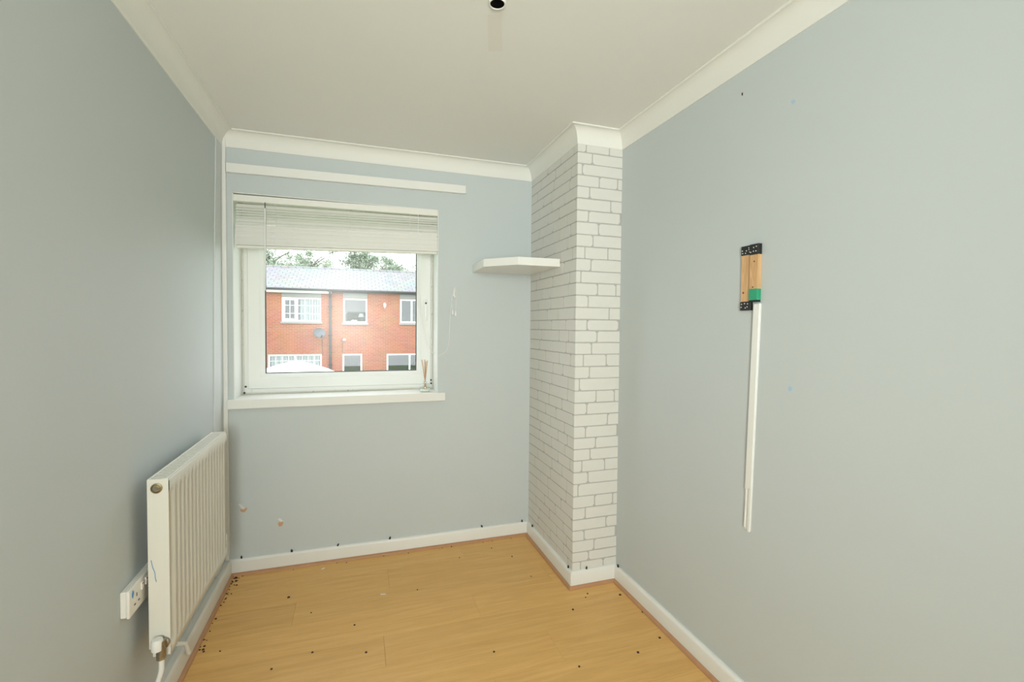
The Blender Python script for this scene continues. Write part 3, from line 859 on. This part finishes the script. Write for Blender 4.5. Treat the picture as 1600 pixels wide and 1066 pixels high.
# ------------------------------------------------------------------ debris left on the floor
fk = [((0.500, 2.791), 0.024, 0.5), ((0.809, 2.430), 0.030, -0.3)]
flabels = ['tiny white paint sliver on the floor by the window wall skirting', 'tiny white paint sliver lying out on the bare floor']
for (p, ln, a), lb in zip(fk, flabels):
    mb = MB()
    mb.prism([(-ln / 2, -.002), (ln * .1, -.004), (ln / 2, 0), (ln * .2, .004), (-ln * .4, .003)], 'z', 0.0003, 0.0022)
    bmesh.ops.rotate(mb.bm, verts=list(mb.bm.verts), cent=(0, 0, 0), matrix=Matrix.Rotation(a, 3, 'Z'))
    bmesh.ops.translate(mb.bm, verts=list(mb.bm.verts), vec=(p[0], p[1], 0))
    tag(finish('paint_flake', mb, 'flake'), lb, 'paint flake')
deb = MB()
spots = [(0.354, 2.544, .0075), (0.473, 2.374, .004), (0.67, 2.216, .005), (0.503, 2.08, .005), (0.717, 2.012, .0055), (0.357, 2.026, .005), (1.23, 1.853, .005), (1.678, 2.02, .006),
         (1.591, 2.365, .004), (1.81, 1.665, .006), (1.955, 1.716, .006), (1.965, 2.061, .007), (1.99, 1.901, .004), (1.535, 1.666, .005), (1.258, 2.685, .004), (1.472, 2.744, .0045),
         (1.56, 2.607, .005), (0.979, 2.419, .004), (0.135, 2.204, .004), (1.81, 2.121, .005), (1.785, 2.094, .004)]
r_ = random.Random(11)
for q in range(46):                              # dirt gathered along the left skirting and in the corner
    t = r_.random() ** 1.6
    spots.append((0.048 + abs(r_.gauss(0, .012)), D - 0.035 - t * 0.62, r_.uniform(.002, .0058)))
for q in range(14):
    spots.append((0.06 + r_.random() * 1.6, D - 0.034 - abs(r_.gauss(0, .010)), r_.uniform(.002, .004)))
for x, y, r in spots:
    deb.lathe([(r, 0), (r * .8, r * .5), (0.0003, r * .7)], (x, y, 0.0002), 'z', 6, closed=True)
dob = tag(finish('floor_dirt', deb, 'debris', origin=(1, 2.3, 0)), 'scattered dark crumbs and specks of dirt on the floor', 'dirt')
dob['kind'] = 'stuff'

# ------------------------------------------------------------------ outside: ground, terrace, trees
GZ = -2.15
YH = D + 20.0
struct(bx('ground', 'grass', None, -30, 30, D + 0.6, 70, GZ - 0.2, GZ), 'lawn between the houses', 'lawn')

def wall_holes(x0, x1, z0, z1, y0, y1, holes):
    """brick front pierced by window openings"""
    xs = sorted({x0, x1, *[h[0] for h in holes], *[h[1] for h in holes]})
    zs = sorted({z0, z1, *[h[2] for h in holes], *[h[3] for h in holes]})
    mb = MB()
    for i in range(len(xs) - 1):
        for j in range(len(zs) - 1):
            cx_, cz_ = (xs[i] + xs[i + 1]) / 2, (zs[j] + zs[j + 1]) / 2
            if any(h[0] < cx_ < h[1] and h[2] < cz_ < h[3] for h in holes): continue
            mb.box(xs[i], xs[i + 1], y0, y1, zs[j], zs[j + 1])
    bmesh.ops.remove_doubles(mb.bm, verts=list(mb.bm.verts), dist=1e-5)
    return mb

def house_window(house, x0, x1, z0, z1, mull, bars, blind, sill=True, inner=None):
    fw = 0.075
    mb = MB()
    y0, y1 = YH + 0.03, YH + 0.09
    mb.box(x0, x0 + fw, y0, y1, z0, z1); mb.box(x1 - fw, x1, y0, y1, z0, z1)
    mb.box(x0 + fw, x1 - fw, y0, y1, z0, z0 + fw); mb.box(x0 + fw, x1 - fw, y0, y1, z1 - fw, z1)
    edges = [x0 + fw] + [x0 + (x1 - x0) * m for m in mull] + [x1 - fw]
    for m in mull:
        xm = x0 + (x1 - x0) * m
        mb.box(xm - .04, xm + .04, y0, y1, z0 + fw, z1 - fw)
    w = finish('window', mb, 'extframe', house)
    for i in range(len(edges) - 1):
        a, c = edges[i] + (.04 if i > 0 else 0), edges[i + 1] - (.04 if i < len(edges) - 2 else 0)
        finish('pane', MB().box(a, c, YH + .055, YH + .060, z0 + fw, z1 - fw), 'extglass', w)
        if inner and inner[i]:
            finish('casement', ring(a, c, z0 + fw, z1 - fw, .06, YH + .015, YH + .05, 0), 'extframe', w)
        nv, nh = bars[i] if bars else (0, 0)
        for q in range(nv):
            xb = a + (c - a) * (q + 1) / (nv + 1)
            finish('glazing_bar', MB().box(xb - .012, xb + .012, YH + .044, YH + .054, z0 + fw, z1 - fw), 'extframe', w)
        for q in range(nh):
            zb = z0 + (z1 - z0) * (q + 1) / (nh + 1)
            finish('glazing_bar', MB().box(a, c, YH + .043, YH + .053, zb - .012, zb + .012), 'extframe', w)
    if blind:
        xa, xb_ = blind
        n = int((xb_ - xa) / .11)
        for q in range(n):
            xq = xa + (xb_ - xa) * q / n
            mb = MB(); mb.prism([(xq, YH + .20), (xq + .095, YH + .16), (xq + .097, YH + .163), (xq + .002, YH + .203)], 'z', z0 + .06, z1 - .06)
            finish('blind_strip', mb, 'net', w)
    mb = MB()                                   # dim room behind the panes
    mb.box(x0 - .05, x1 + .05, YH + 1.6, YH + 1.65, z0 - .1, z1 + .1)
    mb.box(x0 - .10, x0 - .05, YH + .26, YH + 1.65, z0 - .1, z1 + .1); mb.box(x1 + .05, x1 + .10, YH + .26, YH + 1.65, z0 - .1, z1 + .1)
    mb.box(x0 - .1, x1 + .1, YH + .26, YH + 1.65, z0 - .15, z0 - .1); mb.box(x0 - .1, x1 + .1, YH + .26, YH + 1.65, z1 + .1, z1 + .15)
    finish('room_behind', mb, 'room', w)
    if sill:
        finish('window_sill', MB().box(x0 - .05, x1 + .05, YH - .05, YH + .03, z0 - .09, z0 - .002), 'concrete_shade', w)  # grey colour holds the shade on the brick row under the window
    return w

def make_house(x0, x1, label, wins, fascia):
    h = thing('terraced_house', ((x0 + x1) / 2, YH + 3, GZ), label, 'house', 'brick terrace across the way')
    holes = [(w[0], w[1], w[2], w[3]) for w in wins]
    zt = 2.95
    finish('front_wall', wall_holes(x0, x1, GZ, zt, YH, YH + .25, holes), 'extbrick', h, origin=(0, YH, 0))
    mb = MB(); mb.box(x0, x1, YH + 6.2, YH + 6.4, GZ, zt); mb.box(x0, x0 + .15, YH + .25, YH + 6.2, GZ, zt); mb.box(x1 - .15, x1, YH + .25, YH + 6.2, GZ, zt)
    finish('other_walls', mb, 'extbrick', h, origin=(0, YH, 0))
    mb = MB()
    ry, rz_ = YH + 3.1, 4.27
    mb.prism([(YH - .22, 2.99), (ry, rz_), (YH + 6.6, 2.99), (YH + 6.6, 2.93), (ry, rz_ - .08), (YH - .22, 2.93)], 'x', x0, x1)
    rf = finish('roof', mb, 'rooftile', h, origin=(0, YH, 3))
    finish('ridge_tiles', MB().tube([(x0, ry, rz_ - .02), (x1, ry, rz_ - .02)], .09, 10), 'rooftile', rf)
    gt = MB().tube([(x0, YH - .28, 2.945), (x1, YH - .28, 2.945)], .055, 10)
    finish('gutter', gt, 'gutter', h)
    finish('fascia', MB().box(x0, x1, YH - .21, YH - .003, 2.79 if fascia == 'fascia' else 2.86, 2.925), fascia, h)
    for w in wins:
        house_window(h, *w[:4], *w[4:])
        if w[3] > 2:                             # grey panel between window head and eaves
            finish('head_panel', MB().box(w[0] + .0, w[1] - .0, YH - .02, YH - .0005, w[3] + .01, 2.785 if fascia == 'fascia' else 2.855), 'lintel', h)
    return h
ha = make_house(-7.5, -0.42, 'red brick terraced house with white fascia left of the downpipe',
    [(-2.486, -0.86, 1.513, 2.597, [.38], [(1, 2), (2, 2)], (-1.75, -0.95), True, [True, False]),
     (-3.05, -0.84, -1.15, 0.05, [.5], [(3, 3), (3, 3)], (-2.95, -0.95), True, [False, False]),
     (-6.2, -4.9, 1.513, 2.597, [.5], None, None, True, None)], 'fascia')
hb = make_house(-0.42, 7.5, 'red brick terraced house with dark gutter right of the downpipe',
    [(0.072, 1.14, 1.477, 2.612, [], None, None, True, None),
     (2.628, 4.15, 1.50, 2.640, [.36], None, None, True, None),
     (0.04, 0.91, -1.9, 0.05, [], None, None, False, None),
     (2.01, 4.35, -1.10, 0.035, [.46], None, None, True, None)], 'gutter')
# downpipe and fittings on the brick fronts
dp = thing('downpipe', (-0.48, YH, GZ), 'black rainwater downpipe between the two brick houses', 'downpipe')
finish('pipe', MB().tube(smooth_path([(-0.48, YH - .28, 2.90), (-0.48, YH - .26, 2.80), (-0.48, YH - .09, 2.62), (-0.48, YH - .07, 2.4), (-0.48, YH - .07, GZ + .02)]), .05, 10), 'gutter', dp, smooth=60)
for z in (2.2, 0.9, -0.45):
    finish('bracket', MB().box(-.56, -.40, YH - .075, YH - .001, z - .03, z + .03), 'gutter', dp)
sd2 = thing('satellite_dish', (-0.94, YH, 0.75), 'grey satellite dish on the brick wall left of the downpipe', 'satellite dish')
mb = MB(); mb.lathe([(0.0002, 0.0), (0.12, -.012), (0.22, -.045), (0.27, -.07), (0.27, -.062), (0.22, -.035), (.0002, .01)], (0, 0, 0), 'y', 26)
bmesh.ops.transform(mb.bm, verts=list(mb.bm.verts), matrix=Matrix.Translation((-0.94, YH - .22, 1.0)) @ Matrix.Rotation(.35, 4, 'Z') @ Matrix.Rotation(-.3, 4, 'X') @ Matrix.Diagonal((.95, 1, .82, 1)))
finish('dish', mb, 'dish', sd2, smooth=50)
finish('mast', MB().tube([(-0.88, YH - .002, 0.86), (-0.88, YH - .14, 0.86), (-0.90, YH - .17, 1.0)], .02, 8), 'gutter', sd2)
finish('feed_arm', MB().tube([(-0.90, YH - .24, 0.80), (-0.80, YH - .52, 0.86)], .014, 8), 'gutter', sd2)
finish('feed_horn', MB().tube([(-0.80, YH - .56, 0.86), (-0.80, YH - .46, 0.90)], .035, 8), 'gutter', sd2)
finish('dish_cable', MB().tube([(-0.83, YH - .006, 0.84), (-0.80, YH - .006, 0.0)], .008, 6), 'gutter', sd2)
ab = thing('alarm_box', (1.92, YH, 2.22), 'small white box high on the brick wall between two windows', 'alarm box')
finish('case', MB().prism([(1.86, 2.24), (1.98, 2.24), (1.98, 2.40), (1.92, 2.45), (1.86, 2.40)], 'y', YH - .08, YH - .001, .01), 'extframe', ab)
finish('strobe', MB().box(1.89, 1.95, YH - .07, YH - .01, 2.19, 2.239, .005), 'net', ab)
wlmp = thing('wall_lamp', (0.09, YH, 0.62), 'small pale outdoor lamp low on the brick wall above the dark door', 'wall lamp')
finish('bracket', MB().box(0.03, 0.07, YH - .12, YH - .001, 0.72, 0.76), 'gutter', wlmp)
finish('shade', MB().lathe([(.02, .10), (.09, .05), (.07, 0), (.0002, -.01)], (0.12, YH - .12, 0.66), 'z', 12), 'net', wlmp, smooth=50)
finish('cable', MB().tube([(0.04, YH - .006, 0.72), (0.03, YH - .006, 0.08)], .008, 6), 'gutter', wlmp)
tvx = thing('desk_lamp', (0.93, YH + .35, 1.55), 'white shaded lamp on a dark box inside the upstairs window', 'lamp')
finish('box', MB().box(0.76, 1.02, YH + .25, YH + .45, 1.40, 1.74, .01), 'dark', tvx)
finish('shade', MB().lathe([(.09, .16), (.15, .0)], (0.88, YH + .35, 1.76), 'z', 14), 'canvas', tvx)

# white garden parasol in front of the terrace
px, py = -1.12, D + 13.0
pa = thing('garden_parasol', (px, py, GZ), 'open white garden parasol in front of the downstairs window', 'parasol')
finish('pole', MB().tube([(px, py, GZ), (px, py, 0.24)], .022, 10), 'fascia', pa)
finish('base', MB().lathe([(.26, 0), (.26, .05), (.05, .09), (.04, .2)], (px, py, GZ), 'z', 20, closed=True), 'concrete_shade', pa, smooth=40)
for q in range(8):
    a0, a1 = 2 * math.pi * q / 8, 2 * math.pi * (q + 1) / 8
    mb = MB()
    R_ = 1.32; n = 5
    prof = [(.03, .265), (.45, .155), (.9, .005), (R_, -.19), (R_, -.29)]
    g = []
    for r, z in prof:
        g.append([mb.bm.verts.new((px + r * ((1 - u) * math.cos(a0) + u * math.cos(a1)), py + r * ((1 - u) * math.sin(a0) + u * math.sin(a1)), z - .03 * math.sin(math.pi * u) * r / R_)) for u in (0, .25, .5, .75, 1)])
    for i in range(len(g) - 1):
        for k_ in range(4): mb.bm.faces.new((g[i][k_], g[i][k_ + 1], g[i + 1][k_ + 1], g[i + 1][k_]))
    finish('canopy_panel', mb, 'canvas', pa, smooth=60)
    finish('rib', MB().tube([(px + .03 * math.cos(a0), py + .03 * math.sin(a0), .24), (px + .9 * math.cos(a0), py + .9 * math.sin(a0), -.02), (px + R_ * math.cos(a0), py + R_ * math.sin(a0), -.21)], .009, 5), 'fascia', pa)
finish('finial', MB().lathe([(.02, 0), (.03, .02), (.0002, .05)], (px, py, .255), 'z', 10), 'fascia', pa)

# trees showing above the roof
def tree(x, y, zt, rx, rz_, seed, label):
    r_ = random.Random(seed)
    t = thing('tree', (x, y, GZ), label, 'tree', 'trees behind the terrace roof')
    mb = MB(); mb.tube([(x, y, GZ), (x + .1, y, GZ + (zt - GZ) * .4), (x - .05, y, zt - rz_ * .6)], [.22, .16, .06], 8)
    for q in range(9):
        a = r_.uniform(0, 6.28); z0 = r_.uniform(zt - rz_ * 2.0, zt - rz_ * .8); l = r_.uniform(.5, .95) * rx
        mb.tube([(x, y, z0), (x + l * .5 * math.cos(a), y + l * .5 * math.sin(a), z0 + .35 * rz_), (x + l * math.cos(a), y + l * math.sin(a), z0 + .6 * rz_)], [.06, .04, .012], 5)
    finish('trunk', mb, 'bark', t)
    verts, faces = [], []
    clumps = [(r_.gauss(0, .45) * rx, r_.gauss(0, .45) * rx, r_.gauss(0, .42) * rz_) for _ in range(30)]
    for c in clumps:
        cr_ = r_.uniform(.22, .42) * rx
        for q in range(190):
            d = Vector((r_.gauss(0, 1), r_.gauss(0, 1), r_.gauss(0, .8))) * cr_ * .55
            p = Vector((x + c[0], y + c[1], zt - rz_ + c[2])) + d
            u = Vector((r_.gauss(0, 1), r_.gauss(0, 1), r_.gauss(0, 1))).normalized(); v = u.orthogonal().normalized()
            s_ = r_.uniform(.05, .10)
            k_ = len(verts)
            verts += [p - u * s_, p + v * s_ * .5, p + u * s_, p - v * s_ * .5]
            faces.append((k_, k_ + 1, k_ + 2, k_ + 3))
    me = bpy.data.meshes.new('foliage')
    me.from_pydata([tuple(v - Vector((x, y, zt - rz_))) for v in verts], [], faces)
    me.materials.append(M['leaf'])
    o = bpy.data.objects.new('foliage', me); COL.objects.link(o)
    place(o, (x, y, zt - rz_), t)
    o['kind'] = 'stuff'
tree(-4.5, D + 30, 6.7, 1.6, 1.6, 1, 'broad leafy tree above the roof, leftmost through the window')
tree(-2.5, D + 35, 7.0, 1.7, 1.5, 2, 'leafy tree above the roof, second from the left')
tree(0.9, D + 30, 6.2, 1.2, 1.2, 3, 'leafy tree above the roof, right of the bare sky')
tree(3.1, D + 35, 6.8, 1.5, 1.4, 4, 'leafy tree above the roof, rightmost through the window')
